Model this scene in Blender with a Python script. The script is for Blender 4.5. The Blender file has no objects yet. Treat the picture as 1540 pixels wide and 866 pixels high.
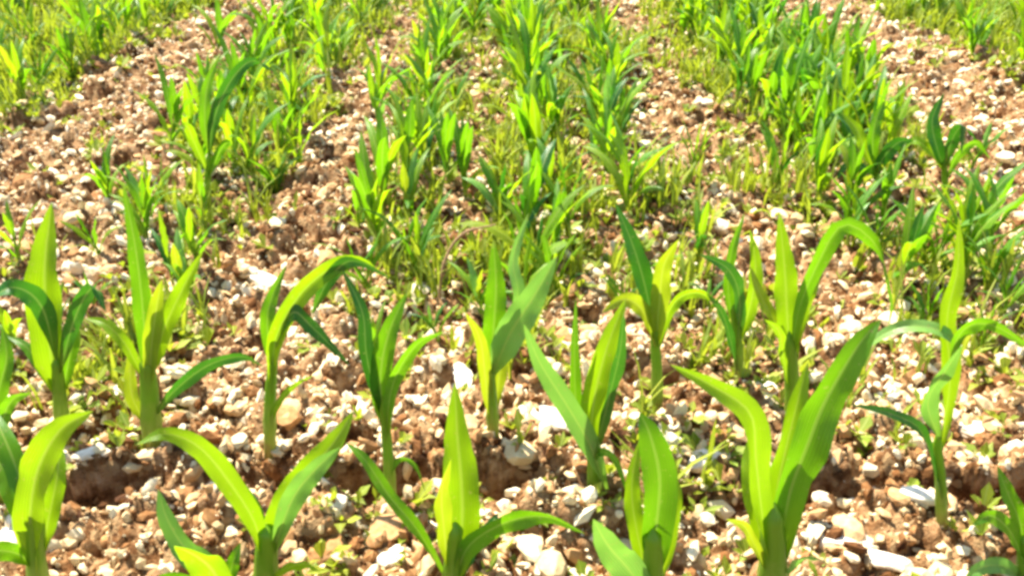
import bpy, math, random
import numpy as np
from mathutils import Vector, Matrix

# ------------------------------------------------------------------ camera, light, exposure
scene = bpy.context.scene
W0, H0, F = 1540.0, 866.0, 1500.0            # photograph size and focal length in its pixels
CAM_H, PITCH = 1.15, math.radians(30.5)
cam_d = bpy.data.cameras.new('camera')
cam = bpy.data.objects.new('camera', cam_d)
scene.collection.objects.link(cam)
cam.location = (0, 0, CAM_H)
cam.rotation_euler = (math.radians(90) - PITCH, 0, 0)
cam_d.sensor_width = 36.0
cam_d.lens = 36.0 * F / W0
cam_d.clip_start = 0.02
cam_d.clip_end = 2000
scene.camera = cam

SUN_EL, SUN_AZ = math.radians(56), math.radians(-40)     # azimuth from +Y towards +X: the sun stands to the left, a little behind the plants
sd = Vector((math.sin(SUN_AZ) * math.cos(SUN_EL), math.cos(SUN_AZ) * math.cos(SUN_EL), math.sin(SUN_EL)))
world = bpy.data.worlds.new("World")
scene.world = world
world.use_nodes = True
wn = world.node_tree
sky = wn.nodes.new('ShaderNodeTexSky')
sky.sky_type = 'NISHITA'
sky.sun_disc = False
sky.sun_elevation = SUN_EL
sky.sun_rotation = SUN_AZ
wn.links.new(sky.outputs[0], wn.nodes['Background'].inputs[0])
wn.nodes['Background'].inputs[1].default_value = 0.08
sun_d = bpy.data.lights.new('sun', 'SUN')
sun_d.energy = 4.8
sun_d.angle = math.radians(0.5)
sun_d.color = (1.0, 0.93, 0.80)
sun = bpy.data.objects.new('sun', sun_d)
scene.collection.objects.link(sun)
sun.rotation_euler = sd.to_track_quat('Z', 'Y').to_euler()
sun.location = (-3, 2, 6)
vs = scene.view_settings
vs.view_transform = 'Standard'
vs.look = 'None'
vs.gamma = 1
vs.use_curve_mapping = False
vs.exposure = 1.85
try:
    scene.cycles.pixel_filter_type = 'BLACKMAN_HARRIS'
    scene.cycles.filter_width = 3.3
    scene.cycles.max_bounces = 6
    scene.cycles.transmission_bounces = 4
    scene.cycles.diffuse_bounces = 3
except Exception:
    pass

R = random.Random(11)
NP = np.random.default_rng(5)
col = scene.collection

# ------------------------------------------------------------------ terrain shape
K = 0.0103
def base_z(y):
    """smooth field: level at the camera, rolling away over a crest ahead"""
    y = np.asarray(y, dtype=float)
    yc = np.clip(y, 0, 14)
    z = -K * yc * yc
    e = np.clip(y - 14, 0, None)
    return z - 2 * K * 14 * 5 * (1 - np.exp(-e / 5))

def hash2(ix, iy, seed):
    h = (ix.astype(np.int64) * 374761393 + iy.astype(np.int64) * 668265263 + seed * 1442695041) & 0xffffffff
    h = ((h ^ (h >> 13)) * 1274126177) & 0xffffffff
    h = ((h ^ (h >> 16)) * 2246822519) & 0xffffffff
    return ((h ^ (h >> 15)) & 0xffffff) / float(0xffffff)

def vnoise(x, y, seed=0):
    ix, iy = np.floor(x), np.floor(y)
    fx, fy = x - ix, y - iy
    fx, fy = fx * fx * (3 - 2 * fx), fy * fy * (3 - 2 * fy)
    a, b = hash2(ix, iy, seed), hash2(ix + 1, iy, seed)
    c, d = hash2(ix, iy + 1, seed), hash2(ix + 1, iy + 1, seed)
    return (a * (1 - fx) + b * fx) * (1 - fy) + (c * (1 - fx) + d * fx) * fy - 0.5

def clods(x, y, cell, seed):
    """rounded clods of random height: highest dome of the neighbouring cells"""
    gx, gy = x / cell, y / cell
    ix, iy = np.floor(gx), np.floor(gy)
    best = np.zeros_like(gx)
    for dx in (-1, 0, 1):
        for dy in (-1, 0, 1):
            cx, cy = ix + dx, iy + dy
            px = cx + hash2(cx, cy, seed)
            py = cy + hash2(cx, cy, seed + 1)
            rr = 0.35 + 0.5 * hash2(cx, cy, seed + 2)
            hh = 0.3 + 0.7 * hash2(cx, cy, seed + 3)
            an = hash2(cx, cy, seed + 4) * 6.283
            ux, uy = gx - px, gy - py
            vx = ux * np.cos(an) + uy * np.sin(an)
            vy = (-ux * np.sin(an) + uy * np.cos(an)) * 1.4
            d = (np.abs(vx) ** 2.6 + np.abs(vy) ** 2.6) / rr ** 2.6
            best = np.maximum(best, hh * rr * np.sqrt(np.clip(1 - d, 0, 1)))
    return best

PITS = []   # (x, y, radius x, radius y, depth)
def groove(x, y):
    """the dark broken crack that runs across the foreground, and single holes"""
    y0 = 1.325 + 0.035 * vnoise(x * 5 + 3, x * 0 + 2, 71) * 2 + 0.02 * vnoise(x * 19, x * 0 + 5, 72) - 0.03 * x
    on = np.clip((vnoise(x * 3.3 + 1.7, x * 0 + 9, 73) + 0.38) * 5, 0, 1) * np.clip(0.95 + 1.3 * vnoise(x * 14, y * 0, 78), 0.3, 1.0)
    wd = 0.021 + 0.012 * vnoise(x * 11, x * 0, 74)
    y0 = y0 + 0.018 * vnoise(x * 45, y * 45, 75) + 0.01 * vnoise(x * 110, y * 110, 76)
    dy = y - y0
    g = -0.14 * on * np.where(dy > 0, np.exp(-(np.abs(dy) / wd) ** 8), np.exp(-(np.abs(dy) / (wd * 1.3)) ** 2))
    lip = 0.02 * on * np.exp(-((y - y0 - 0.045) / 0.04) ** 2) * (dy > wd * .8)
    h = g + lip
    for (px, py, rx, ry, dp) in PITS:
        h = h - dp * np.exp(-(((x - px) / rx) ** 2 + ((y - py) / ry) ** 2) ** 2)
    return h

def soil_h(x, y):
    x = np.asarray(x, float); y = np.asarray(y, float)
    wx = x + 0.02 * vnoise(x * 22, y * 22, 31)
    wy = y + 0.02 * vnoise(x * 22, y * 22, 32)
    h = 0.05 * vnoise(x * 3.1, y * 3.1, 1) + 0.03 * vnoise(x * 9, y * 9, 2)
    h = h + 0.075 * clods(wx, wy, 0.11, 11) + 0.045 * clods(wx, wy, 0.05, 21)
    h = h - 0.035
    h = h + 0.012 * vnoise(x * 60, y * 60, 3) + 0.007 * vnoise(x * 130, y * 130, 4)
    fade = np.clip((y - 0.2) / 0.4, 0, 1) * np.clip((16 - y) / 6, 0.15, 1)
    return base_z(y) + h * fade + groove(x, y)

SP, CP = math.sin(PITCH), math.cos(PITCH)
def ray(u, v):
    a, b = (u - W0 / 2) / F, -(v - H0 / 2) / F
    return Vector((a, CP + b * SP, -SP + b * CP))
def ground_at(u, v):
    d = ray(u, v)
    t = 0.3
    for _ in range(4000):
        p = Vector((0, 0, CAM_H)) + d * t
        if p.z <= float(base_z(p.y)):
            break
        t += 0.004
    return p
def plane_at(u, v, yy):
    d = ray(u, v)
    return Vector((0, 0, CAM_H)) + d * (yy / d.y)
def project(p):
    x, y, z = p[0], p[1], p[2] - CAM_H
    dep = y * CP - z * SP
    if dep <= 0.05: return None
    up = y * SP + z * CP
    return W0 / 2 + F * x / dep, H0 / 2 - F * up / dep

for (u, v, rx, ry, dp) in [(800, 606, .035, .02, .05), (180, 556, .03, .018, .05), (1225, 765, .035, .018, .05), (1475, 765, .035, .016, .06),
                           (1012, 606, .03, .018, .045), (325, 556, .02, .015, .03), (650, 470, .03, .02, .05), (1500, 410, .02, .02, .05),
                           (905, 742, .028, .013, .06), (165, 712, .022, .012, .05), (615, 742, .028, .013, .06)]:
    g = ground_at(u, v)
    PITS.append((g.x, g.y, rx, ry, dp))

# ------------------------------------------------------------------ materials
def new_mat(name):
    m = bpy.data.materials.new(name)
    m.use_nodes = True
    nt = m.node_tree
    for n in list(nt.nodes): nt.nodes.remove(n)
    out = nt.nodes.new('ShaderNodeOutputMaterial')
    return m, nt, out
def N(nt, kind, **kw):
    n = nt.nodes.new(kind)
    for k, v in kw.items():
        if k.startswith('i_'): n.inputs[k[2:].replace('_', ' ')].default_value = v
        else: setattr(n, k, v)
    return n
def ramp(nt, src, stops, interp='LINEAR'):
    r = nt.nodes.new('ShaderNodeValToRGB')
    r.color_ramp.interpolation = interp
    el = r.color_ramp.elements
    while len(el) > 1: el.remove(el[-1])
    el[0].position = stops[0][0]; el[0].color = (*stops[0][1], 1)
    for p, c in stops[1:]:
        e = el.new(p); e.color = (*c, 1)
    nt.links.new(src, r.inputs[0])
    return r

def mixc(nt, fac, a, b, mode='MIX'):
    m = nt.nodes.new('ShaderNodeMix'); m.data_type = 'RGBA'; m.blend_type = mode
    for sock, val in ((m.inputs[0], fac), (m.inputs[6], a), (m.inputs[7], b)):
        if hasattr(val, 'is_linked') : nt.links.new(val, sock)
        else: sock.default_value = val if not isinstance(val, tuple) else (*val, 1)
    return m.outputs[2]

def soil_material():
    m, nt, out = new_mat('dry_soil')
    tc = N(nt, 'ShaderNodeTexCoord')
    b = N(nt, 'ShaderNodeBsdfPrincipled', i_Roughness=0.92)
    b.inputs['Specular IOR Level'].default_value = 0.15
    n1 = N(nt, 'ShaderNodeTexNoise', i_Scale=26.0, i_Detail=6.0, i_Roughness=0.65)
    n2 = N(nt, 'ShaderNodeTexNoise', i_Scale=5.0, i_Detail=3.0)
    n3 = N(nt, 'ShaderNodeTexVoronoi', i_Scale=70.0)
    for n in (n1, n2, n3): nt.links.new(tc.outputs['Object'], n.inputs['Vector'])
    c1 = ramp(nt, n1.outputs['Fac'], [(0.32, (0.035, 0.015, 0.005)), (0.45, (0.15, 0.075, 0.028)), (0.57, (0.32, 0.20, 0.10)), (0.70, (0.52, 0.39, 0.23))])
    c2 = ramp(nt, n2.outputs['Fac'], [(0.35, (0.75, 0.62, 0.5)), (0.62, (1, 0.97, 0.95))])
    c = mixc(nt, 1.0, c1.outputs[0], c2.outputs[0], 'MULTIPLY')
    sp = ramp(nt, n3.outputs['Color'], [(0.62, (0, 0, 0)), (0.75, (1, 1, 1))])
    c = mixc(nt, sp.outputs[0], c, (0.30, 0.19, 0.09))
    nt.links.new(c, b.inputs['Base Color'])
    bp = N(nt, 'ShaderNodeBump', i_Strength=0.7, i_Distance=0.01)
    n4 = N(nt, 'ShaderNodeTexNoise', i_Scale=180.0, i_Detail=4.0)
    nt.links.new(tc.outputs['Object'], n4.inputs['Vector'])
    nt.links.new(n4.outputs['Fac'], bp.inputs['Height'])
    nt.links.new(bp.outputs[0], b.inputs['Normal'])
    nt.links.new(b.outputs[0], out.inputs[0])
    return m

def crumb_material(name, stops, rough=0.9):
    m, nt, out = new_mat(name)
    at = N(nt, 'ShaderNodeAttribute', attribute_name='tone')
    tc = N(nt, 'ShaderNodeTexCoord')
    n1 = N(nt, 'ShaderNodeTexNoise', i_Scale=90.0, i_Detail=4.0)
    nt.links.new(tc.outputs['Object'], n1.inputs['Vector'])
    ad = N(nt, 'ShaderNodeMath', operation='MULTIPLY_ADD')
    nt.links.new(n1.outputs['Fac'], ad.inputs[0]); ad.inputs[1].default_value = 0.35
    sb = N(nt, 'ShaderNodeMath', operation='SUBTRACT'); nt.links.new(at.outputs['Fac'], sb.inputs[0]); sb.inputs[1].default_value = 0.17
    nt.links.new(sb.outputs[0], ad.inputs[2])
    c = ramp(nt, ad.outputs[0], stops)
    b = N(nt, 'ShaderNodeBsdfPrincipled', i_Roughness=rough)
    b.inputs['Specular IOR Level'].default_value = 0.2
    nt.links.new(c.outputs[0], b.inputs['Base Color'])
    bp = N(nt, 'ShaderNodeBump', i_Strength=0.5, i_Distance=0.004)
    nt.links.new(n1.outputs['Fac'], bp.inputs['Height'])
    nt.links.new(bp.outputs[0], b.inputs['Normal'])
    nt.links.new(b.outputs[0], out.inputs[0])
    return m

def leaf_material(name, c_lo, c_hi, trans=(0.35, 0.55, 0.02), tfac=0.42, rough=0.42, attr=False):
    """leaf: base colour runs along the blade (UV.y), streaked by parallel veins, paler midrib"""
    m, nt, out = new_mat(name)
    uv = N(nt, 'ShaderNodeUVMap')
    sx = N(nt, 'ShaderNodeSeparateXYZ'); nt.links.new(uv.outputs[0], sx.inputs[0])
    if attr:
        rnd = N(nt, 'ShaderNodeAttribute', attribute_name='tone').outputs['Fac']
    else:
        rnd = N(nt, 'ShaderNodeObjectInfo').outputs['Random']
    tc = N(nt, 'ShaderNodeTexCoord')
    nz = N(nt, 'ShaderNodeTexNoise', i_Scale=24.0, i_Detail=3.0); nt.links.new(tc.outputs['Object'], nz.inputs['Vector'])
    f = N(nt, 'ShaderNodeMath', operation='MULTIPLY_ADD'); nt.links.new(rnd, f.inputs[0]); f.inputs[1].default_value = 0.7
    nt.links.new(nz.outputs['Fac'], f.inputs[2])
    f2 = N(nt, 'ShaderNodeMath', operation='SUBTRACT', use_clamp=True); nt.links.new(f.outputs[0], f2.inputs[0]); f2.inputs[1].default_value = 0.38
    c = mixc(nt, f2.outputs[0], c_lo, c_hi)
    # veins
    wv = N(nt, 'ShaderNodeMath', operation='MULTIPLY'); nt.links.new(sx.outputs[0], wv.inputs[0]); wv.inputs[1].default_value = 75.0
    sn = N(nt, 'ShaderNodeMath', operation='SINE'); nt.links.new(wv.outputs[0], sn.inputs[0])
    v2 = N(nt, 'ShaderNodeMath', operation='MULTIPLY_ADD'); nt.links.new(sn.outputs[0], v2.inputs[0]); v2.inputs[1].default_value = 0.16; v2.inputs[2].default_value = 0.86
    hs = N(nt, 'ShaderNodeHueSaturation'); nt.links.new(c, hs.inputs['Color']); nt.links.new(v2.outputs[0], hs.inputs['Value'])
    # midrib and yellow sheath end
    ab = N(nt, 'ShaderNodeMath', operation='SUBTRACT'); nt.links.new(sx.outputs[0], ab.inputs[0]); ab.inputs[1].default_value = 0.5
    ab2 = N(nt, 'ShaderNodeMath', operation='ABSOLUTE'); nt.links.new(ab.outputs[0], ab2.inputs[0])
    mr = ramp(nt, ab2.outputs[0], [(0.02, (0.5, 0.5, 0.5)), (0.07, (0, 0, 0))])
    c = mixc(nt, mr.outputs[0], hs.outputs[0], (0.42, 0.50, 0.12))
    ye = ramp(nt, sx.outputs[1], [(0.0, (0.55, 0.55, 0.55)), (0.22, (0, 0, 0)), (1.0, (0, 0, 0))])
    c = mixc(nt, ye.outputs[0], c, (0.36, 0.40, 0.03))
    ta = N(nt, 'ShaderNodeMath', operation='MULTIPLY_ADD'); nt.links.new(nz.outputs['Fac'], ta.inputs[0]); ta.inputs[1].default_value = 0.22; nt.links.new(sx.outputs[1], ta.inputs[2])
    tp = ramp(nt, ta.outputs[0], [(1.03, (0, 0, 0)), (1.0, (0, 0, 0))])
    tp.color_ramp.elements[0].position = 0.0
    tsub = N(nt, 'ShaderNodeMath', operation='MULTIPLY_ADD', use_clamp=True); nt.links.new(ta.outputs[0], tsub.inputs[0]); tsub.inputs[1].default_value = 12.0; tsub.inputs[2].default_value = -12.9
    nt.nodes.remove(tp)
    c = mixc(nt, tsub.outputs[0], c, (0.40, 0.28, 0.10))
    nd = N(nt, 'ShaderNodeTexNoise', i_Scale=140.0, i_Detail=3.0, i_Roughness=0.6); nt.links.new(tc.outputs['Object'], nd.inputs['Vector'])
    dr = ramp(nt, nd.outputs['Fac'], [(0.64, (0, 0, 0)), (0.70, (0.75, 0.75, 0.75))])
    c = mixc(nt, dr.outputs[0], c, (0.34, 0.24, 0.10))
    b = N(nt, 'ShaderNodeBsdfPrincipled', i_Roughness=rough)
    b.inputs['Specular IOR Level'].default_value = 0.45
    nt.links.new(c, b.inputs['Base Color'])
    bp = N(nt, 'ShaderNodeBump', i_Strength=0.3, i_Distance=0.002); nt.links.new(sn.outputs[0], bp.inputs['Height'])
    nt.links.new(bp.outputs[0], b.inputs['Normal'])
    t = N(nt, 'ShaderNodeBsdfTranslucent')
    tcx = mixc(nt, 1.0, c, trans, 'MIX')
    tm = mixc(nt, 0.6, c, trans)
    nt.links.new(tm, t.inputs[0])
    mx = N(nt, 'ShaderNodeMixShader'); mx.inputs[0].default_value = tfac
    nt.links.new(b.outputs[0], mx.inputs[1]); nt.links.new(t.outputs[0], mx.inputs[2])
    nt.links.new(mx.outputs[0], out.inputs[0])
    return m

M_SOIL = soil_material()
SOIL_STOPS = [(0.0, (0.04, 0.014, 0.004)), (0.2, (0.17, 0.07, 0.020)), (0.4, (0.36, 0.19, 0.075)), (0.6, (0.50, 0.34, 0.17)), (0.8, (0.63, 0.50, 0.28)), (1.0, (0.76, 0.66, 0.46))]
M_CRUMB = crumb_material('soil_crumbs', SOIL_STOPS)
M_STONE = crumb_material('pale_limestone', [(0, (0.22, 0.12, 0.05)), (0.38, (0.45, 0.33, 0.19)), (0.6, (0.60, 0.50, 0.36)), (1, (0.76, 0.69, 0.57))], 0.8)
M_STRAW = crumb_material('dry_straw', [(0, (0.20, 0.11, 0.05)), (0.5, (0.45, 0.31, 0.16)), (1, (0.66, 0.54, 0.34))], 0.7)
M_LEAF = {
    'bright': leaf_material('leaf_yellow_green', (0.085, 0.26, 0.003), (0.22, 0.40, 0.004), (0.42, 0.66, 0.004), 0.5),
    'mid': leaf_material('leaf_green', (0.030, 0.17, 0.003), (0.11, 0.31, 0.004), (0.26, 0.56, 0.004), 0.48),
    'dark': leaf_material('leaf_dark_green', (0.012, 0.10, 0.005), (0.030, 0.18, 0.008), (0.10, 0.38, 0.01), 0.28),
    'pale': leaf_material('leaf_glaucous', (0.12, 0.33, 0.05), (0.24, 0.46, 0.10), (0.28, 0.60, 0.04), 0.35, 0.35),
    'yellow': leaf_material('leaf_yellow', (0.14, 0.28, 0.006), (0.30, 0.39, 0.012), (0.52, 0.64, 0.01), 0.45),
}
M_MASS = leaf_material('leaf_far', (0.05, 0.19, 0.003), (0.20, 0.36, 0.006), (0.36, 0.60, 0.005), 0.42, attr=True)
M_WEED = leaf_material('weed_leaf', (0.12, 0.23, 0.006), (0.38, 0.42, 0.025), (0.50, 0.60, 0.02), 0.38, 0.6, attr=True)

def stalk_material():
    m, nt, out = new_mat('maize_stalk')
    uv = N(nt, 'ShaderNodeUVMap'); sx = N(nt, 'ShaderNodeSeparateXYZ'); nt.links.new(uv.outputs[0], sx.inputs[0])
    tc = N(nt, 'ShaderNodeTexCoord')
    nz = N(nt, 'ShaderNodeTexNoise', i_Scale=35.0, i_Detail=3.0); nt.links.new(tc.outputs['Object'], nz.inputs['Vector'])
    ad = N(nt, 'ShaderNodeMath', operation='MULTIPLY_ADD'); nt.links.new(nz.outputs['Fac'], ad.inputs[0]); ad.inputs[1].default_value = 0.4
    nt.links.new(sx.outputs[1], ad.inputs[2])
    c = ramp(nt, ad.outputs[0], [(0.12, (0.36, 0.22, 0.12)), (0.3, (0.38, 0.42, 0.08)), (0.6, (0.20, 0.38, 0.015)), (1.0, (0.22, 0.42, 0.01))])
    b = N(nt, 'ShaderNodeBsdfPrincipled', i_Roughness=0.4)
    nt.links.new(c.outputs[0], b.inputs['Base Color'])
    t = N(nt, 'ShaderNodeBsdfTranslucent'); nt.links.new(c.outputs[0], t.inputs[0])
    mx = N(nt, 'ShaderNodeMixShader'); mx.inputs[0].default_value = 0.45
    nt.links.new(b.outputs[0], mx.inputs[1]); nt.links.new(t.outputs[0], mx.inputs[2])
    nt.links.new(mx.outputs[0], out.inputs[0])
    return m
M_STALK = stalk_material()

# ------------------------------------------------------------------ mesh helpers
def mesh_from(name, V, Fc, mat, smooth=True, uvs=None, tone=None):
    """V (n,3), Fc list or (m,k) array; uvs per vertex; tone per vertex"""
    me = bpy.data.meshes.new(name)
    V = np.asarray(V, dtype=np.float32)
    Fc = np.asarray(Fc, dtype=np.int32)
    k = Fc.shape[1]
    me.vertices.add(len(V)); me.vertices.foreach_set('co', V.ravel())
    me.loops.add(Fc.size); me.loops.foreach_set('vertex_index', Fc.ravel())
    me.polygons.add(len(Fc)); me.polygons.foreach_set('loop_start', np.arange(0, Fc.size, k, dtype=np.int32))
    me.polygons.foreach_set('loop_total', np.full(len(Fc), k, dtype=np.int32))
    me.polygons.foreach_set('use_smooth', np.full(len(Fc), bool(smooth)))
    if uvs is not None:
        l = me.uv_layers.new(name='UVMap')
        l.data.foreach_set('uv', np.asarray(uvs, dtype=np.float32)[Fc.ravel()].ravel())
    if tone is not None:
        a = me.attributes.new('tone', 'FLOAT', 'POINT')
        a.data.foreach_set('value', np.asarray(tone, dtype=np.float32))
    me.update(); me.validate()
    me.materials.append(mat)
    return me

def link(name, me, parent=None):
    o = bpy.data.objects.new(name, me)
    col.objects.link(o)
    if parent is not None: o.parent = parent
    return o
def tag(o, label=None, cat=None, group=None, kind=None):
    if label: o['label'] = label
    if cat: o['category'] = cat
    if group: o['group'] = group
    if kind: o['kind'] = kind
    return o

def spline(pts, n):
    """Catmull-Rom resample of a list of Vectors, evenly by parameter"""
    P = [np.array(p, float) for p in pts]
    P = [2 * P[0] - P[1]] + P + [2 * P[-1] - P[-2]]
    out = []
    m = len(P) - 3
    for i in range(n):
        t = i / (n - 1) * m
        k = min(int(t), m - 1); t -= k
        a, b, c, d = P[k], P[k + 1], P[k + 2], P[k + 3]
        out.append(0.5 * (2 * b + (c - a) * t + (2 * a - 5 * b + 4 * c - d) * t * t + (3 * b - a - 3 * c + d) * t ** 3))
    return np.array(out)

def leaf_arrays(pts, width, side, n=16, fold=0.35, wave=0.12, rng=R, peak=0.42, base_w=0.45, twist=0.0):
    """a maize blade: ribbon along pts; side = preferred width direction; V-folded along the midrib, wavy margins"""
    C = spline(pts, n)
    T = np.gradient(C, axis=0); T /= np.linalg.norm(T, axis=1)[:, None] + 1e-9
    S = np.array(side, float)
    V, U = [], []
    ph, ph2 = rng.uniform(0, 6.28), rng.uniform(0, 6.28)
    fr = rng.uniform(2.0, 4.0)
    cs = [-1, -0.8, -0.45, -0.1, 0.1, 0.45, 0.8, 1]
    for i in range(n):
        t = i / (n - 1)
        s = S - T[i] * np.dot(S, T[i])
        ln = np.linalg.norm(s)
        s = s / ln if ln > 1e-4 else np.array([1, 0, 0.])
        nn = np.cross(s, T[i])
        a = twist * t
        s, nn = s * math.cos(a) + nn * math.sin(a), nn * math.cos(a) - s * math.sin(a)
        if t < peak: w = base_w + (1 - base_w) * math.sin(t / peak * math.pi / 2)
        else: w = max(0.0, math.cos((t - peak) / (1 - peak) * math.pi / 2)) ** 0.8
        w = max(w, 0.012) * width / 2 * (1 + rng.uniform(-.045, .045))
        for c in cs:
            wob = wave * width * abs(c) ** 2 * math.sin(fr * 6.28 * t + (ph if c < 0 else ph2)) * math.sin(math.pi * min(1, t * 1.1 + .02))
            lift = fold * (1 - 0.4 * t) * w * (abs(c) ** 0.8)
            kk = max(0.0, 1 - t / 0.24)
            cw = c * w
            if kk > 0.02:            # the sheath end of the blade wraps round the stalk
                q = 2.5 * kk
                cw = math.sin(c * q) / q * w
                lift = lift * (1 - kk) + (1 - math.cos(c * q)) / q * w
            V.append(C[i] + s * cw + nn * (lift + wob))
            U.append(((c + 1) / 2, t))
    k = len(cs)
    Fc = [(i * k + j, i * k + j + 1, (i + 1) * k + j + 1, (i + 1) * k + j) for i in range(n - 1) for j in range(k - 1)]
    return np.array(V), np.array(Fc), np.array(U)

def tube_arrays(pts, radii, n=14, sides=10, rings=()):
    C = spline(pts, n)
    rr = np.interp(np.linspace(0, 1, n), np.linspace(0, 1, len(radii)), radii)
    V, U = [], []
    T = np.gradient(C, axis=0); T /= np.linalg.norm(T, axis=1)[:, None] + 1e-9
    for i in range(n):
        a = np.cross(T[i], [0.3, 1, 0.1]); a /= np.linalg.norm(a); b = np.cross(T[i], a)
        t = i / (n - 1)
        r = rr[i] * (1 + 0.22 * sum(math.exp(-((t - q) / 0.03) ** 2) for q in rings))
        for j in range(sides):
            th = 6.2832 * j / sides
            V.append(C[i] + (a * math.cos(th) + b * math.sin(th)) * r)
            U.append((j / sides, t))
    Fc = [(i * sides + j, i * sides + (j + 1) % sides, (i + 1) * sides + (j + 1) % sides, (i + 1) * sides + j) for i in range(n - 1) for j in range(sides)]
    return np.array(V), np.array(Fc), np.array(U)

# ------------------------------------------------------------------ ground sheet
def build_ground():
    ys = [-400, -150, -50, -15, -5, -2, -0.8, -0.2, 0.2, 0.45, 0.6]
    y = 0.68
    while y < 9.5:
        ys.append(y); y += 0.0030 + 0.0022 * y
    while y < 16:
        ys.append(y); y += 0.08
    ys += [17, 18.5, 20, 23, 27, 33, 45, 70, 120, 220, 420, 800]
    ys = np.array(ys)
    s_in = np.linspace(-1, 1, 620)
    s_out = np.array([1.03, 1.1, 1.25, 1.6, 2.4, 4, 8, 20, 60, 200])
    s = np.concatenate([-s_out[::-1], s_in, s_out])
    w = np.clip(0.56 * np.abs(ys) + 0.5, 0.85, 8)
    X = w[:, None] * s[None, :]
    Y = np.repeat(ys[:, None], len(s), 1)
    Z = soil_h(X, Y)
    inner = np.abs(s) <= 1.3
    Z = np.where(inner[None, :], Z, base_z(Y) + 0.0)
    V = np.stack([X, Y, Z], -1).reshape(-1, 3)
    ny, nx = len(ys), len(s)
    i = np.arange((ny - 1) * (nx - 1)); r, c = i // (nx - 1), i % (nx - 1)
    a = r * nx + c
    Fc = np.stack([a, a + 1, a + nx + 1, a + nx], 1)
    me = mesh_from('ground', V, Fc, M_SOIL)
    tag(link('ground', me), 'dry cloddy brown soil of the maize field', 'ground', kind='structure')
build_ground()

# ------------------------------------------------------------------ crumbs (loose soil fragments, uncountable)
def ico():
    p = (1 + 5 ** .5) / 2
    v = np.array([(-1, p, 0), (1, p, 0), (-1, -p, 0), (1, -p, 0), (0, -1, p), (0, 1, p), (0, -1, -p), (0, 1, -p), (p, 0, -1), (p, 0, 1), (-p, 0, -1), (-p, 0, 1)], float)
    v /= np.linalg.norm(v[0])
    f = np.array([(0, 11, 5), (0, 5, 1), (0, 1, 7), (0, 7, 10), (0, 10, 11), (1, 5, 9), (5, 11, 4), (11, 10, 2), (10, 7, 6), (7, 1, 8), (3, 9, 4), (3, 4, 2), (3, 2, 6), (3, 6, 8), (3, 8, 9), (4, 9, 5), (2, 4, 11), (6, 2, 10), (8, 6, 7), (9, 8, 1)])
    return v, f
def rand_rot(n):
    q = NP.normal(size=(n, 4)); q[:, 0] += 0.0
    q /= np.linalg.norm(q, axis=1)[:, None]
    w, x, y, z = q.T
    return np.stack([np.stack([1 - 2 * (y * y + z * z), 2 * (x * y - z * w), 2 * (x * z + y * w)], -1),
                     np.stack([2 * (x * y + z * w), 1 - 2 * (x * x + z * z), 2 * (y * z - x * w)], -1),
                     np.stack([2 * (x * z - y * w), 2 * (y * z + x * w), 1 - 2 * (x * x + y * y)], -1)], 1)
def scatter_xy(n, y0, y1, power=1.0, wide=0.56):
    u = NP.random(n)
    y = (y0 ** (2 - power) + u * (y1 ** (2 - power) - y0 ** (2 - power))) ** (1 / (2 - power))
    x = (NP.random(n) * 2 - 1) * (wide * y + 0.35)
    return x, y
def build_crumbs(n, smin, smax, y0, y1, power, tone_fn, name, label):
    v, f = ico()
    x, y = scatter_xy(n, y0, y1, power)
    keep = (groove(x, y) > -0.03) | (NP.random(n) < 0.3)
    x, y = x[keep], y[keep]; n = len(x)
    s = smin * (smax / smin) ** (NP.random(n) ** 2.3)
    sc = s[:, None] * np.stack([NP.uniform(0.8, 1.6, n), NP.uniform(0.55, 1.0, n), NP.uniform(0.3, 0.75, n)], -1) * 0.5
    base = v[None] * (1 + NP.uniform(-0.28, 0.28, (n, 12, 1)))
    P = base * sc[:, None, :]
    Rm = rand_rot(n)
    P = np.einsum('nij,nkj->nki', Rm, P)
    z = soil_h(x, y) + s * 0.12
    P += np.stack([x, y, z], -1)[:, None, :]
    Fc = (f[None] + (np.arange(n) * 12)[:, None, None]).reshape(-1, 3)
    tone = np.repeat(tone_fn(n, x, y), 12)
    me = mesh_from(name, P.reshape(-1, 3), Fc, M_CRUMB, smooth=False, tone=tone)
    tag(link(name, me), label, 'soil crumbs', kind='stuff')
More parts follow.
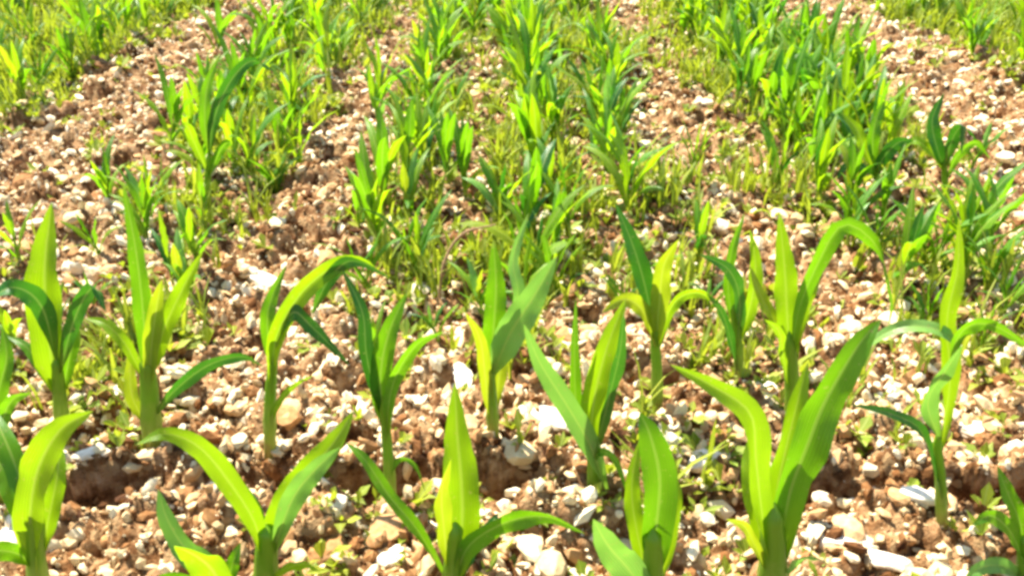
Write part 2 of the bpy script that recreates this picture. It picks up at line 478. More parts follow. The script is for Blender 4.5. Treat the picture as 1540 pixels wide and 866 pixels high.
def build_clods(n):
    """larger angular lumps, half sunk in the crust"""
    v, f = ico()
    vv = [tuple(q) for q in v]; cache = {}
    def mid(a, b):
        k = (min(a, b), max(a, b))
        if k not in cache:
            m_ = (np.array(vv[a]) + np.array(vv[b])); m_ /= np.linalg.norm(m_); vv.append(tuple(m_)); cache[k] = len(vv) - 1
        return cache[k]
    ff = []
    for a, b, c in f:
        ab, bc, ca = mid(a, b), mid(b, c), mid(c, a)
        ff += [(a, ab, ca), (b, bc, ab), (c, ca, bc), (ab, bc, ca)]
    v = np.array(vv); f = np.array(ff); nv = len(v)
    x, y = scatter_xy(n, 0.8, 7.5, 1.0)
    keep = groove(x, y) > -0.004
    x, y = x[keep], y[keep]; n = len(x)
    s = 0.026 * (0.07 / 0.026) ** (NP.random(n) ** 2.2)
    dirs = NP.normal(size=(n, 9, 3)); dirs /= np.linalg.norm(dirs, axis=2)[:, :, None]
    cut = NP.uniform(0.5, 0.9, (n, 9))
    P = np.repeat(v[None], n, 0)
    for k in range(9):
        dt = np.einsum('nvi,ni->nv', P, dirs[:, k])
        ov = np.clip(dt - cut[:, k:k + 1], 0, None)
        P = P - dirs[:, k][:, None, :] * ov[:, :, None]
    P = P * (1 + NP.uniform(-.07, .07, (n, nv, 1)))
    P *= (s[:, None] * np.stack([NP.uniform(.8, 1.3, n), NP.uniform(.7, 1.1, n), NP.uniform(.45, .8, n)], -1) * .5)[:, None, :]
    a = NP.uniform(0, 6.283, n)
    X = P[:, :, 0] * np.cos(a)[:, None] - P[:, :, 1] * np.sin(a)[:, None]
    Y = P[:, :, 0] * np.sin(a)[:, None] + P[:, :, 1] * np.cos(a)[:, None]
    P = np.stack([X, Y, P[:, :, 2]], -1) + np.stack([x, y, soil_h(x, y) + s * .1], -1)[:, None, :]
    Fc = (f[None] + (np.arange(n) * nv)[:, None, None]).reshape(-1, 3)
    tone = np.repeat(np.clip(NP.beta(1.6, 1.5, n) + .06 * np.clip(y - 1, 0, 5), 0, .95), nv)
    me = mesh_from('soil_clods', P.reshape(-1, 3), Fc, M_CRUMB, smooth=False, tone=tone)
    tag(link('soil_clods', me), 'lumps of broken brown soil crust strewn over the field', 'soil clods', kind='stuff')
build_clods(1700)
def tones(n, x, y):
    t = NP.beta(1.35, 0.85, n) + 0.05 * np.clip(y - 1, 0, 5) + 0.45 * vnoise(x * 7, y * 7, 41)
    return np.clip(t, 0, 1)
build_crumbs(115000, 0.006, 0.038, 0.75, 9.0, 1.05, tones, 'soil_crumbs', 'loose crumbs and flakes of dry brown and cream soil covering the field')

# ------------------------------------------------------------------ weeds (uncountable seedlings)
def weed_density(x, y):
    d = np.full_like(x, 0.20)
    d += 0.6 * np.clip(vnoise(x * 6 + 5, y * 6, 61) - 0.12, 0, 1) * 3
    far = np.clip((y - 1.5) / 2.5, 0, 1)
    d += 0.19 * far
    for cx, wd, amt in ((-0.9, .2, .5), (-.3, .14, .25), (.06, .14, .3), (.33, .12, .2), (1.15, .26, .6), (2.6, .5, .3), (-2.4, .6, .4)):
        d += amt * far * np.exp(-((x - cx) / wd) ** 2)
    for cx, wd, amt in ((-1.42, .26, .8), (-.55, .12, .4), (-.12, .08, .25), (.60, .14, .4), (1.72, .24, .9)):
        d -= amt * np.clip((y - 1.8) / .8, .4, 1) * np.exp(-((x - cx) / wd) ** 2)
    d += 0.8 * np.clip((np.abs(x) - 1.95) / 0.4, 0, 1) * np.clip((y - 2.6) / 1, 0, 1)
    d *= 0.15 + 2.2 * np.clip(vnoise(x * 4, y * 4, 51) + 0.3, 0, 1)
    return np.clip(d, 0.02, 1)
def build_weeds(n):
    x, y = scatter_xy(n, 0.85, 9.5, 0.6)
    keep = NP.random(n) < weed_density(x, y)
    x, y = x[keep], y[keep]; n = len(x)
    L = 6
    x = np.repeat(x, L); y = np.repeat(y, L); m = len(x)
    z = np.repeat(soil_h(x[::L], y[::L]), L)
    az = NP.uniform(0, 6.283, m); el = NP.uniform(0.25, 1.35, m)
    ln = np.repeat(NP.uniform(0.016, 0.042, n), L) * NP.uniform(0.6, 1.2, m) * (1 + 0.12 * y)
    wd = ln * NP.uniform(0.10, 0.28, m)
    d0 = np.stack([np.cos(az) * np.cos(el), np.sin(az) * np.cos(el), np.sin(el)], -1)
    sd_ = np.stack([-np.sin(az), np.cos(az), np.zeros(m)], -1)
    P0 = np.stack([x, y, z], -1)
    mid = P0 + d0 * (ln * 0.6)[:, None]
    tip = P0 + d0 * ln[:, None]; tip[:, 2] -= ln * NP.uniform(0, 0.4, m)
    V = np.stack([P0, mid - sd_ * wd[:, None], tip, mid + sd_ * wd[:, None]], 1).reshape(-1, 3)
    Fc = (np.arange(m) * 4)[:, None] + np.arange(4)[None]
    U = np.tile(np.array([(0.45, 0.3), (0.2, 0.5), (0.45, 0.85), (0.8, 0.5)]), (m, 1))
    tone = np.repeat(np.repeat(NP.random(n), L), 4)
    me = mesh_from('weeds', V, Fc, M_WEED, smooth=False, uvs=U, tone=tone)
    tag(link('weeds', me), 'tiny olive green weed seedlings sprouting between the maize rows', 'weeds', kind='stuff')
build_weeds(56000)

def build_sprouts(n):
    """thin upright grass-like seedlings, thickest along the rows and on the weedy flanks"""
    x, y = scatter_xy(n, 1.2, 9.5, 0.35)
    keep = NP.random(n) < np.clip((weed_density(x, y) - 0.12) * np.clip((y - 0.9) / 1.0, 0.15, 1), 0, 1)
    x, y = x[keep], y[keep]; n = len(x)
    L = 5
    z = np.repeat(soil_h(x, y), L)
    ht = np.repeat(NP.uniform(0.04, 0.17, n), L)
    x = np.repeat(x, L); y = np.repeat(y, L); m = len(x)
    x = x + NP.normal(0, .006, m); y = y + NP.normal(0, .006, m)
    ht = ht * NP.uniform(0.5, 1.1, m)
    az = NP.uniform(0, 6.283, m); lean = NP.uniform(0.05, 0.7, m)
    h = np.stack([np.cos(az), np.sin(az), np.zeros(m)], -1)
    side = np.stack([-np.sin(az), np.cos(az), np.zeros(m)], -1)
    wd = NP.uniform(0.0022, 0.0055, m)
    rings = []
    for t, wf in ((0, .6), (.35, 1), (.7, .8), (1.0, .05)):
        C = np.stack([x, y, z], -1) + h * (ht * lean * t ** 2)[:, None] + np.array([0, 0, 1.]) * (ht * (t - 0.25 * lean * t ** 3))[:, None]
        rings += [C - side * (wd * wf)[:, None], C + side * (wd * wf)[:, None]]
    V = np.stack(rings, 1).reshape(-1, 3)
    q = np.array([(0, 1, 3, 2), (2, 3, 5, 4), (4, 5, 7, 6)])
    Fc = ((np.arange(m) * 8)[:, None, None] + q[None]).reshape(-1, 4)
    U = np.tile(np.array([(.3, .25), (.7, .25), (.3, .5), (.7, .5), (.3, .7), (.7, .7), (.3, .9), (.7, .9)]), (m, 1))
    me = mesh_from('grass_seedlings', V, Fc, M_WEED, uvs=U, tone=np.repeat(NP.random(m), 8))
    tag(link('grass_seedlings', me), 'thin yellow green grass seedlings growing among the maize', 'grass', kind='stuff')
build_sprouts(36000)

# ------------------------------------------------------------------ foreground maize plants, one by one
ALONG = 'young maize plants at the front of the field'
HERO_XY = []
def hero(label, base, stem, leaves, stem_w=26):
    """base: pixel of the foot on the soil; stem: pixels up the stalk; leaves: (pixels, width px, tone, bend in depth m, facing, twist)"""
    g = ground_at(*base)
    zz = float(soil_h(g.x, g.y)) - 0.012
    root = bpy.data.objects.new('maize_plant', None); col.objects.link(root)
    root.empty_display_size = 0.05
    root.location = (g.x, g.y, zz)
    tag(root, label, 'maize plant', ALONG)
    HERO_XY.append((g.x, g.y))
    dep = g.y * CP - (g.z - CAM_H) * SP
    px = dep / F
    o = Vector(root.location)
    sp = [o] + [plane_at(u, v, g.y) for u, v in stem]
    sp[-1] = sp[-2].lerp(sp[-1], 0.45)
    sp = [p - o for p in sp]
    r = stem_w * px / 2 * 0.86
    V, Fc, U = tube_arrays(sp, [r * 1.0, r * 0.95, r * 0.72, r * 0.08], rings=(0.25, 0.5, 0.7))
    link('stalk', mesh_from('stalk', V, Fc, M_STALK, uvs=U), root)
    for lf in leaves:
        pts, w, tone, bend, face, tw = (list(lf) + [0.0] * 6)[:6] if len(lf) < 6 else lf
        n = len(pts); P = []
        for i, (u, v) in enumerate(pts):
            t = i / (n - 1)
            P.append(plane_at(u, v, g.y + bend * t ** 1.5 + 0.004 * math.copysign(1, bend or 1)) - o)
        # width direction: across the picture for a blade seen flat, towards the viewer for a blade seen on edge
        T = (P[-1] - P[0]).normalized()
        flat = T.cross(Vector((0, -CP, SP))).normalized()
        edge = Vector((0, 1, 0.15))
        side = flat * math.cos(face) + edge * math.sin(face)
        V, Fc, U = leaf_arrays(P, w * px * (0.80 if face < 0.9 else 1.0), side, n=20, twist=tw, fold=R.uniform(0.25, 0.5), rng=R)
        link('leaf', mesh_from('leaf', V, Fc, M_LEAF[tone], uvs=U), root)
    return root

hero('yellow-green maize plant at the bottom left corner, its thick stalk cut by the frame', (55, 905), [(54, 840), (52, 770), (58, 720)], [
    ([(55, 860), (46, 780), (58, 705), (92, 645), (140, 618)], 58, 'bright', -.05, .2, .3),
    ([(50, 830), (28, 750), (2, 700), (-45, 672)], 44, 'mid', .06, .4, .4),
    ([(50, 800), (30, 720), (5, 655), (-20, 610)], 40, 'mid', .1, .3, -.3),
    ([(60, 840), (75, 770), (88, 700), (84, 650)], 34, 'bright', .08, .5, .3),
    ([(50, 850), (20, 830), (-30, 830), (-60, 860)], 34, 'mid', -.08, .8, .3)], 34)
hero('wide V-shaped maize plant with an arching left leaf, in front of the cracked soil', (400, 890), [(400, 850), (402, 800), (400, 775)], [
    ([(398, 860), (385, 790), (345, 725), (300, 672), (250, 652), (205, 668)], 40, 'bright', -.03, .5, .3),
    ([(404, 850), (418, 780), (455, 720), (500, 668), (532, 618)], 52, 'bright', .05, .25, .3),
    ([(410, 830), (440, 750), (475, 705), (512, 672)], 40, 'pale', -.03, .4, .5),
    ([(400, 850), (392, 800), (372, 750), (340, 705)], 34, 'mid', .08, .4, -.2),
    ([(400, 870), (440, 850), (470, 850), (490, 872)], 22, 'bright', -.1, .6, .3)], 44)
hero('low bright green maize sprout leaning left at the bottom edge', (345, 925), [(335, 895), (322, 872)], [
    ([(345, 905), (318, 855), (280, 825), (252, 780), (238, 735)], 46, 'pale', .04, .25, .3),
    ([(340, 910), (322, 860), (296, 835), (262, 820)], 62, 'bright', -.05, .2, .2),
    ([(345, 905), (345, 870), (352, 840), (362, 815)], 26, 'mid', .03, .4, .2),
    ([(335, 905), (290, 880), (250, 870), (215, 885)], 28, 'mid', -.05, .7, .2)], 24)
hero('maize plant with one broad upright yellow-green leaf and a leaf arching right', (678, 900), [(680, 860), (684, 800), (686, 765)], [
    ([(680, 880), (694, 800), (694, 725), (688, 655), (684, 575)], 64, 'bright', .04, .1, .15),
    ([(684, 875), (705, 820), (760, 785), (820, 776), (880, 802)], 40, 'mid', -.06, .45, .3),
    ([(670, 870), (630, 800), (585, 745), (548, 690), (520, 665)], 26, 'mid', .04, .8, .2),
    ([(690, 870), (705, 830), (730, 800), (750, 770)], 30, 'dark', .08, .5, .2),
    ([(676, 860), (668, 800), (664, 740), (678, 690)], 34, 'yellow', -.03, .5, -.3)], 36)
hero('maize plant with a single broad paddle-like upright leaf and a pale leaf at its left', (985, 905), [(982, 860), (982, 810), (982, 775)], [
    ([(982, 880), (986, 800), (992, 720), (978, 655), (962, 620)], 62, 'mid', .03, .1, .15),
    ([(978, 885), (958, 800), (950, 730), (962, 660)], 34, 'bright', .06, .3, .2),
    ([(975, 900), (945, 855), (915, 820), (892, 780)], 60, 'pale', -.06, .15, .2),
    ([(990, 880), (1010, 800), (1016, 740), (1005, 690)], 24, 'bright', .05, .5, .2)], 38)
hero('maize plant with a yellow-green upright leaf and a long blue-green blade leaning left', (895, 742), [(892, 710), (888, 660), (888, 625)], [
    ([(888, 700), (892, 610), (912, 525), (942, 448)], 46, 'bright', .03, .2, .3),
    ([(892, 690), (915, 600), (932, 530), (938, 470)], 26, 'dark', -.05, .6, .2),
    ([(912, 735), (885, 665), (850, 605), (812, 545), (788, 488)], 40, 'pale', -.05, .15, .15),
    ([(888, 710), (900, 680), (925, 690), (945, 745)], 16, 'mid', -.04, .6, .3),
    ([(886, 690), (868, 620), (864, 540), (866, 450)], 22, 'mid', .05, .5, .3)], 22)
hero('largest maize plant, stout fork of broad green leaves right of the middle', (1165, 895), [(1163, 840), (1162, 780), (1166, 720)], [
    ([(1160, 870), (1145, 770), (1136, 690), (1128, 622), (1075, 582), (1008, 548)], 48, 'bright', -.02, .4, .3),
    ([(1170, 860), (1185, 750), (1215, 665), (1242, 600), (1290, 520), (1325, 480)], 68, 'mid', .06, .15, .2),
    ([(1162, 860), (1165, 760), (1180, 680), (1200, 600), (1215, 545)], 52, 'bright', .09, .25, -.2),
    ([(1155, 860), (1136, 760), (1130, 690), (1150, 620)], 44, 'bright', .12, .3, .2),
    ([(1158, 870), (1135, 820), (1118, 790), (1092, 780)], 20, 'yellow', -.06, .6, .3),
    ([(1168, 880), (1200, 840), (1235, 840), (1258, 860)], 22, 'pale', -.06, .7, .3)], 50)
hero('maize plant with a tall forked top and a leaf hooking down to the right', (1195, 655), [(1192, 590), (1188, 520), (1186, 470)], [
    ([(1190, 560), (1184, 480), (1180, 405), (1172, 318)], 44, 'bright', .03, .15, .2),
    ([(1190, 540), (1200, 470), (1228, 400), (1268, 338), (1320, 372), (1342, 450), (1336, 492)], 30, 'mid', -.04, .5, .3),
    ([(1186, 520), (1160, 475), (1142, 440), (1128, 400)], 22, 'yellow', .05, .5, .3),
    ([(1192, 530), (1212, 450), (1226, 400), (1240, 350)], 26, 'bright', .07, .4, .3),
    ([(1192, 600), (1178, 540), (1172, 500), (1150, 480)], 20, 'bright', -.05, .5, .2)], 28)
hero('slender maize plant with a dark leaf arching left over the bare soil at the right', (1418, 792), [(1415, 730), (1410, 670), (1418, 600)], [
    ([(1416, 760), (1404, 700), (1382, 645), (1335, 620), (1278, 608)], 22, 'dark', -.04, .8, .2),
    ([(1412, 680), (1428, 580), (1424, 480), (1440, 405), (1442, 325)], 34, 'bright', .04, .25, .2),
    ([(1412, 660), (1395, 605), (1420, 560), (1448, 518)], 34, 'pale', -.04, .3, .4),
    ([(1428, 560), (1425, 505), (1370, 490), (1320, 508), (1284, 548)], 22, 'pale', .03, .6, .2),
    ([(1424, 560), (1445, 500), (1490, 488), (1560, 530)], 28, 'mid', -.03, .6, .3)], 20)
hero('maize plant with a broad upright leaf and dark drooping side leaves near the left edge', (92, 655), [(90, 600), (86, 550), (84, 515)], [
    ([(86, 590), (72, 490), (68, 400), (78, 305)], 64, 'bright', .04, .1, .1),
    ([(84, 540), (62, 460), (20, 432), (-25, 458)], 36, 'dark', -.04, .5, .3),
    ([(90, 560), (112, 480), (140, 432), (160, 470)], 28, 'dark', -.05, .5, .3),
    ([(86, 600), (60, 550), (38, 520), (10, 505)], 20, 'mid', .04, .6, .2),
    ([(92, 600), (104, 540), (112, 500), (104, 450)], 26, 'mid', .06, .4, .2)], 24)
hero('yellowish maize plant holding a dark leaf low over the soil at its right', (226, 665), [(226, 610), (222, 550), (222, 510)], [
    ([(222, 570), (216, 480), (205, 380), (185, 275)], 32, 'mid', .04, .3, .2),
    ([(226, 570), (245, 500), (272, 440), (305, 378)], 34, 'bright', -.03, .25, .3),
    ([(224, 590), (228, 520), (236, 460), (244, 420)], 30, 'yellow', -.05, .3, .3),
    ([(230, 625), (268, 582), (315, 548), (365, 536), (398, 552)], 26, 'dark', -.04, .55, .2),
    ([(222, 580), (190, 520), (160, 488), (128, 478)], 22, 'bright', .03, .6, .3),
    ([(222, 640), (200, 600), (196, 560), (200, 510)], 24, 'yellow', .04, .4, .2)], 34)
hero('maize plant whose dark upper leaf bows over to the right above bare soil', (404, 675), [(406, 610), (410, 550), (416, 500)], [
    ([(408, 590), (415, 510), (450, 445), (500, 402), (545, 392), (592, 425)], 34, 'bright', -.03, .4, .3),
    ([(470, 470), (495, 420), (530, 392), (588, 418)], 24, 'dark', -.06, .5, .2),
    ([(418, 520), (440, 470), (470, 492), (525, 548)], 30, 'dark', -.05, .4, .3),
    ([(410, 560), (402, 490), (408, 450), (430, 400)], 26, 'mid', .05, .4, .2),
    ([(406, 640), (415, 610), (440, 580), (470, 565)], 14, 'bright', -.04, .6, .2)], 22)
hero('slim dark green maize plant standing at the crack between two bright plants', (588, 742), [(584, 690), (578, 620), (574, 560)], [
    ([(580, 650), (572, 570), (585, 500), (612, 440)], 38, 'mid', .03, .25, .3),
    ([(580, 660), (590, 580), (625, 520), (668, 498)], 24, 'mid', -.04, .5, .3),
    ([(578, 640), (552, 540), (545, 470), (515, 405)], 26, 'dark', .05, .5, .2),
    ([(584, 720), (600, 690), (625, 700), (640, 740)], 12, 'mid', -.04, .6, .2)], 20)
hero('yellow-stemmed maize plant with pale grey-green upper leaves near the centre', (742, 668), [(740, 610), (736, 550), (742, 500)], [
    ([(738, 580), (742, 500), (746, 430), (742, 360)], 40, 'mid', .03, .15, .2),
    ([(742, 560), (768, 500), (800, 450), (838, 385)], 54, 'pale', -.03, .15, .2),
    ([(746, 540), (778, 450), (772, 390), (795, 320)], 22, 'pale', .05, .5, .3),
    ([(738, 640), (730, 570), (722, 510), (700, 470)], 24, 'yellow', -.05, .4, .3),
    ([(744, 620), (752, 560), (762, 520), (756, 490)], 26, 'yellow', .04, .3, .2)], 22)
hero('maize plant with a dark leaf rising left from a yellowish crown right of centre', (990, 612), [(988, 560), (984, 500), (982, 460)], [
    ([(984, 510), (972, 440), (952, 370), (925, 305)], 34, 'dark', .03, .35, .2),
    ([(986, 520), (992, 450), (998, 400), (1020, 360)], 34, 'yellow', -.03, .2, .2),
    ([(984, 520), (968, 470), (940, 450), (905, 470)], 30, 'yellow', -.05, .4, .3),
    ([(986, 530), (1010, 460), (1045, 440), (1080, 455)], 22, 'bright', .05, .6, .2)], 20)
hero('dark narrow maize plant bending left just before the tall forked one', (1112, 575), [(1110, 520), (1104, 470), (1104, 440)], [
    ([(1108, 520), (1112, 450), (1095, 405), (1052, 382)], 26, 'dark', -.03, .4, .2),
    ([(1106, 520), (1128, 460), (1136, 400), (1128, 345)], 28, 'bright', .03, .3, .2),
    ([(1106, 500), (1095, 440), (1100, 380), (1120, 320)], 22, 'mid', .05, .4, .2),
    ([(1108, 560), (1098, 510), (1085, 470), (1062, 440)], 18, 'dark', -.04, .5, .2)], 16)
hero('maize plant cut by the right edge with green leaves spreading left near the bottom', (1545, 870), [(1540, 820), (1535, 790)], [
    ([(1542, 850), (1520, 800), (1490, 775), (1462, 790)], 30, 'mid', -.03, .4, .2),
    ([(1542, 850), (1535, 790), (1515, 740), (1500, 700)], 32, 'mid', .04, .3, .2),
    ([(1545, 850), (1560, 780), (1570, 700), (1600, 650)], 40, 'bright', .02, .3, .2),
    ([(1540, 870), (1505, 850), (1470, 855), (1445, 880)], 30, 'pale', -.05, .5, .2)], 24)
hero('small clump of thin maize leaves at the left edge below the drooping dark leaves', (-12, 720), [(-8, 660), (-4, 620)], [
    ([(-10, 700), (5, 630), (20, 600), (48, 590)], 24, 'mid', -.03, .4, .2),
    ([(-10, 700), (-4, 600), (10, 540), (4, 490)], 34, 'mid', .04, .3, .2),
    ([(-12, 700), (-40, 640), (-60, 590), (-90, 570)], 30, 'bright', .0, .3, .2)], 20)

hero('lone maize plant with a dark folded crown beside the dense row at the upper right', (1424, 312), [(1422, 280), (1420, 250), (1420, 225)], [
    ([(1422, 260), (1408, 220), (1402, 180), (1420, 140)], 26, 'dark', .04, .2, .3),
    ([(1420, 250), (1434, 205), (1450, 190), (1446, 232)], 26, 'dark', -.04, .4, .3),
    ([(1420, 262), (1396, 226), (1376, 212), (1358, 228)], 18, 'bright', .03, .5, .2),
    ([(1422, 270), (1440, 235), (1468, 215), (1490, 240)], 16, 'mid', -.03, .5, .2)], 12)
hero('maize plant with a dark leaf arching high over bare soil at the upper left', (312, 318), [(312, 280), (314, 240), (316, 210)], [
    ([(314, 240), (322, 180), (345, 125), (378, 92), (412, 108)], 22, 'dark', .03, .5, .2),
    ([(314, 230), (308, 180), (312, 130), (330, 85)], 20, 'mid', .05, .3, .2),
    ([(312, 260), (292, 215), (280, 190), (262, 200)], 18, 'bright', -.03, .4, .2),
    ([(312, 270), (330, 230), (345, 215), (362, 240)], 16, 'mid', -.03, .5, .2)], 12)
hero('bushy maize plant with short dark leaves where the dense right row begins', (1318, 300), [(1318, 275), (1316, 255), (1316, 235)], [
    ([(1316, 262), (1330, 235), (1352, 214), (1374, 212)], 26, 'dark', -.03, .3, .3),
    ([(1316, 262), (1300, 225), (1288, 195), (1266, 170)], 24, 'bright', .04, .3, .3),
    ([(1316, 258), (1312, 215), (1318, 180), (1332, 150)], 24, 'mid', .04, .2, .3),
    ([(1318, 270), (1296, 252), (1272, 250), (1258, 272)], 18, 'dark', -.03, .5, .2)], 14)

# ------------------------------------------------------------------ maize behind: rows of individuals
def plant_leaves(rng, nl, hgt, lean):
    """list of (arrays, tone) of one generic plant about hgt tall, plus its stalk"""
    out = []
    top = hgt * rng.uniform(0.42, 0.55)
    sx, sy = rng.uniform(-.1, .1) * hgt, rng.uniform(-.1, .1) * hgt
    spts = [(0, 0, 0), (sx * .3, sy * .3, top * .5), (sx, sy, top)]
    r = rng.uniform(0.007, 0.010)
    stalk = tube_arrays(spts, [r * 1.1, r, r * 0.7, r * 0.1], n=8, sides=7, rings=(0.4, 0.75))
    az0 = rng.uniform(0, math.pi)
    for i in range(nl):
        t = (i + 0.4) / nl
        az = az0 + (i % 2) * math.pi + rng.uniform(-.5, .5)
        h0 = top * (0.12 + 0.85 * t)
        L = hgt * rng.uniform(0.55, 0.85) * (0.62 + 0.5 * math.sin(math.pi * min(1, t * .9 + .15)))
        a0 = math.radians(rng.uniform(8, 26)); a1 = math.radians(rng.uniform(25, 75) + (1 - t) * 40)
        if i == nl - 1: a1 = math.radians(rng.uniform(5, 30)); a0 = 0.05
        p = np.array([sx * (h0 / top) ** 2, sy * (h0 / top) ** 2, h0]); P = [p.copy()]
        for k in range(5):
            a = a0 + (a1 - a0) * ((k + .5) / 5) ** 1.4
            a = min(a, math.radians(150))
            p = p + np.array([math.cos(az) * math.sin(a), math.sin(az) * math.sin(a), math.cos(a)]) * L / 5
            P.append(p.copy())
        side = (-math.sin(az), math.cos(az), 0)
        w = hgt * rng.uniform(0.07, 0.125)
        tone = rng.choices(['bright', 'mid', 'dark', 'pale', 'yellow'], [5, 4.5, 1.0, 0.6, 0.5])[0]
        out.append((leaf_arrays(P, w, side, n=11, twist=rng.uniform(-.7, .7), fold=rng.uniform(.2, .55), rng=rng), tone))
    return stalk, out

protos = []
for i in range(26):
    rg = random.Random(100 + i)
    stalk, lv = plant_leaves(rg, rg.choice([4, 5, 6, 6, 7, 8]), 0.36, 0)
    protos.append((mesh_from('stalk', *stalk[:2], M_STALK, uvs=stalk[2]),
                   [mesh_from('leaf', a[0], a[1], M_LEAF[tn], uvs=a[2]) for a, tn in lv],
                   stalk, lv))

ROWS = [(-4.6, .5, 1), (-4.2, .5, 1), (-3.85, .5, 1), (-3.5, .5, 1), (-3.15, .5, 1), (-2.8, .6, 1), (-2.45, .7, 1), (-2.1, .7, 1), (-1.8, .6, .95),
        (-0.98, .8, .95), (-0.74, .7, .9), (-0.31, .95, 1.0), (0.06, 1.0, 1.1), (0.33, .8, 1.0), (0.88, .9, 1.0), (1.04, 1.0, 1.05), (1.2, 1.0, 1.1),
        (2.08, .7, 1), (2.42, .6, 1), (2.76, .6, 1), (3.1, .5, 1), (3.45, .5, 1), (3.8, .5, 1), (4.2, .5, 1), (4.6, .5, 1)]
MID = 12
cands = []
rg = random.Random(7)
for ri, (rx, dens, size) in enumerate(ROWS):
    y = 1.62 + rg.uniform(0, .12)
    while y < 9.0:
        y += rg.uniform(0.05, 0.11) / (dens ** 0.5)
        if rg.random() > 0.55 + 0.45 * dens: continue
        if y < 1.97 and rg.random() < 0.35: continue
        if y < 2.85 and rx > 0.95 and rg.random() < 0.62: continue
        x = rx + rg.gauss(0, 0.035 if y > 1.97 else 0.12)
        if y > 1.97 and rg.random() < 0.33: x = rx + rg.gauss(0, 0.13)
        if any((x - hx) ** 2 + (y - hy) ** 2 < (0.09 if y < 1.97 else 0.14) ** 2 for hx, hy in HERO_XY): continue
        sc = size * rg.uniform(0.55, 0.88) * (0.56 if y < 1.97 else (0.88 if y < 2.6 else 1.0))
        cands.append([ri, x, y, sc])
# a few stray plants between the rows close by
vis = []
for c in cands:
    z = float(base_z(c[2]))
    a = project((c[1], c[2], z)); b = project((c[1], c[2], z + 0.33 * c[3]))
    c.append(a is not None and -60 < a[0] < 1600 and b[1] < 900 and a[1] > -8)
inview = sorted([c for c in cands if c[4]], key=lambda c: c[2])
LIMIT = 279
picked, rest = inview[:LIMIT], inview[LIMIT:] + [c for c in cands if not c[4]]
rest = [c for c in rest if project((c[1], c[2], float(base_z(c[2])) + 0.2)) is not None and abs(c[1]) < 0.62 * c[2] + 0.7]
ORD = ('first second third fourth fifth sixth seventh eighth ninth tenth eleventh twelfth thirteenth fourteenth fifteenth sixteenth seventeenth '
       'eighteenth nineteenth twentieth twenty-first twenty-second twenty-third twenty-fourth twenty-fifth twenty-sixth twenty-seventh twenty-eighth twenty-ninth thirtieth ' + ' '.join('thirty-' + q for q in 'first second third fourth fifth sixth seventh eighth ninth'.split()) + ' fortieth ' + ' '.join('forty-' + q for q in 'first second third fourth fifth sixth seventh eighth ninth'.split()) + ' fiftieth').split()
def row_name(ri):
    if ri == MID: return 'the middle row'
    k = abs(ri - MID)
    return '%s row %s of the middle row' % (ORD[k - 1], 'right' if ri > MID else 'left')
count = {}
GEN = 'young maize plants in rows across the field'
for o in col.objects:
    if o.get('label', '').startswith(('lone maize', 'maize plant with a dark leaf arching high', 'bushy maize')): o['group'] = GEN
for (ri, x, y, sc, _) in picked:
    k = count.get(ri, 0); count[ri] = k + 1
    st, lv, _, _ = protos[rg.randrange(len(protos))]
    root = bpy.data.objects.new('maize_plant', None); col.objects.link(root)
    root.empty_display_size = 0.05
    root.location = (x, y, float(soil_h(x, y)) - 0.01)
    root.rotation_euler = (rg.gauss(0, .06), rg.gauss(0, .06), rg.uniform(0, 6.283))
    root.scale = (sc, sc, sc * rg.uniform(.9, 1.12))
    look = 'small' if sc < 0.62 else ('tall' if sc > 0.86 else 'leafy')
    if ri == MID: lab = '%s young maize plant, %s back behind the foreground in the middle row' % (look, ORD[k])
    else: lab = '%s maize plant, %s back behind the foreground, %s' % (look, ORD[k], row_name(ri))
    tag(root, lab, 'maize plant', GEN)
    link('stalk', st, root)
    for m in lv: link('leaf', m, root)
# the far mass beyond
Vs, Fs, Us, Ts, off = [], [], [], [], 0
for (ri, x, y, sc, _) in rest:
    _, _, stalk, lv = protos[rg.randrange(len(protos))]
    a = rg.uniform(0, 6.283); ca, sa = math.cos(a), math.sin(a)
    Rz = np.array([[ca, -sa, 0], [sa, ca, 0], [0, 0, 1.0]]) * sc
    z0 = float(soil_h(x, y)) - 0.01
    for arr in [stalk] + [q[0] for q in lv]:
        V = arr[0] @ Rz.T + np.array([x, y, z0])
        Vs.append(V); Fs.append(arr[1] + off); Us.append(arr[2]); Ts.append(np.full(len(V), rg.random())); off += len(V)
me = mesh_from('distant_maize', np.concatenate(Vs), np.concatenate(Fs), M_MASS, uvs=np.concatenate(Us), tone=np.concatenate(Ts))
tag(link('distant_maize', me), 'mass of young maize plants farther back over the rise', 'maize plants', kind='stuff')
print('plants:', len(HERO_XY), len(picked), 'far', len(rest))

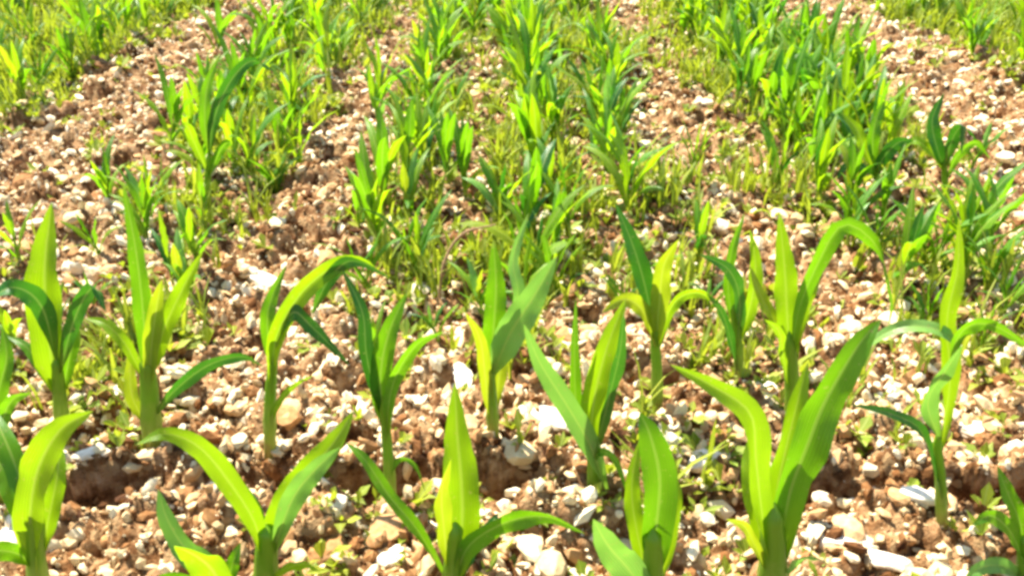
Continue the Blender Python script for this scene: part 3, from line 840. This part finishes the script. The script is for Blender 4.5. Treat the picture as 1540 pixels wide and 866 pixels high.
# ------------------------------------------------------------------ pale stones
import bmesh
def stone(label, u, v, wpx, hpx, seed):
    g = ground_at(u, v)
    px = (g.y * CP - (g.z - CAM_H) * SP) / F
    rg = random.Random(seed)
    bm = bmesh.new()
    bmesh.ops.create_icosphere(bm, subdivisions=3, radius=1)
    dirs = [Vector((rg.gauss(0, 1), rg.gauss(0, 1), rg.gauss(0, 1))).normalized() for _ in range(13)]
    cuts = [rg.uniform(.62, .9) for _ in dirs]
    for vt in bm.verts:          # chip flat facets off the block
        for d, c in zip(dirs, cuts):
            k = vt.co.dot(d)
            if k > c: vt.co -= d * (k - c) * 0.92
        vt.co += vt.co * rg.uniform(-.05, .05)
    sx, sy, sz = wpx * px / 2 * 1.15, hpx * px / 2 * 1.35, hpx * px / 2 * 0.8
    for vt in bm.verts: vt.co = Vector((vt.co.x * sx, vt.co.y * sy, vt.co.z * sz))
    me = bpy.data.meshes.new('stone'); bm.to_mesh(me); bm.free()
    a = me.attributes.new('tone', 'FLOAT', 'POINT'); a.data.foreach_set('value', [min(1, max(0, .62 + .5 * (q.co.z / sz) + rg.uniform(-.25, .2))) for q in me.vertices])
    me.materials.append(M_STONE)
    o = link('stone', me)
    o.location = (g.x, g.y, float(soil_h(g.x, g.y)) + sz * 0.2)
    o.rotation_euler = (rg.uniform(-.2, .2), rg.uniform(-.2, .2), rg.uniform(-.6, .6))
    tag(o, label, 'stone', 'pale stones lying on the soil')
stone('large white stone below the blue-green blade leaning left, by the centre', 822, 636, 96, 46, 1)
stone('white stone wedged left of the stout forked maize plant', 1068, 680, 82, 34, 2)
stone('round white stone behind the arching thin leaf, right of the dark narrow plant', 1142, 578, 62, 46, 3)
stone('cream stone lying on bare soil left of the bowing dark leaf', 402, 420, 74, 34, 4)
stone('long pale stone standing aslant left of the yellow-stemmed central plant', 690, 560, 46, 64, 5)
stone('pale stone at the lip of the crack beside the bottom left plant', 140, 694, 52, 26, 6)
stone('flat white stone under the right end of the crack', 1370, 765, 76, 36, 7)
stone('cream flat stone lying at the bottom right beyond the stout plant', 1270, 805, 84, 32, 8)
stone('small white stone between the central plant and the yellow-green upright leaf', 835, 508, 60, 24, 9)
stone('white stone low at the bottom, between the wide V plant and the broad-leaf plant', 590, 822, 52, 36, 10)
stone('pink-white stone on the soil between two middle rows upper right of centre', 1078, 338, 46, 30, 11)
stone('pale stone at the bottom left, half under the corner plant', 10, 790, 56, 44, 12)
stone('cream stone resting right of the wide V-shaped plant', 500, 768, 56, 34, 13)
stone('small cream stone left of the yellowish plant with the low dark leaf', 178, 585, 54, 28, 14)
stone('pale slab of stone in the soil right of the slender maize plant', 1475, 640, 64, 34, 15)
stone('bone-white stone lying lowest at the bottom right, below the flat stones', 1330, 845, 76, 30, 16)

# ------------------------------------------------------------------ dead stems
def straw(label, pts, w, tone, lift=0.004):
    g0 = ground_at(*pts[0])
    P = []
    n = len(pts)
    for i, (u, v) in enumerate(pts):
        t = i / (n - 1)
        q = plane_at(u, v, g0.y + 0.02 + 0.10 * t) if lift > .01 else ground_at(u, v)
        if lift <= .01:
            q.z = float(soil_h(q.x, q.y)) + 0.012
        P.append(q)
    o0 = P[0].copy()
    px = (g0.y * CP - (g0.z - CAM_H) * SP) / F
    V, Fc, U = tube_arrays([p - o0 for p in P], [w * px / 2, w * px / 2 * .85, w * px / 2 * .5], n=16, sides=8, rings=(.3, .7))
    me = mesh_from('dry_stem', V, Fc, M_STRAW, tone=np.full(len(V), tone))
    o = link('dry_stem', me); o.location = o0
    tag(o, label, 'dry stem', 'dead stems lying on the field')
straw('thin dark brown dead stem arching over bare soil left of the pale-topped central plant', [(660, 452), (668, 395), (695, 352), (745, 338)], 5, .15, .05)
straw('short dark dead twig lying in the soil right of centre', [(1046, 332), (1060, 308), (1078, 282)], 12, .05)
straw('pale straw lying across the soil left of the slender right-hand plant', [(1330, 506), (1375, 498), (1425, 488)], 12, .9)
straw('dry tan stem lying level above the cream stone', [(430, 395), (470, 385), (515, 384)], 9, .5)
straw('pale straw stub leaning beside the central white stone', [(700, 470), (690, 500), (672, 530)], 10, .8)
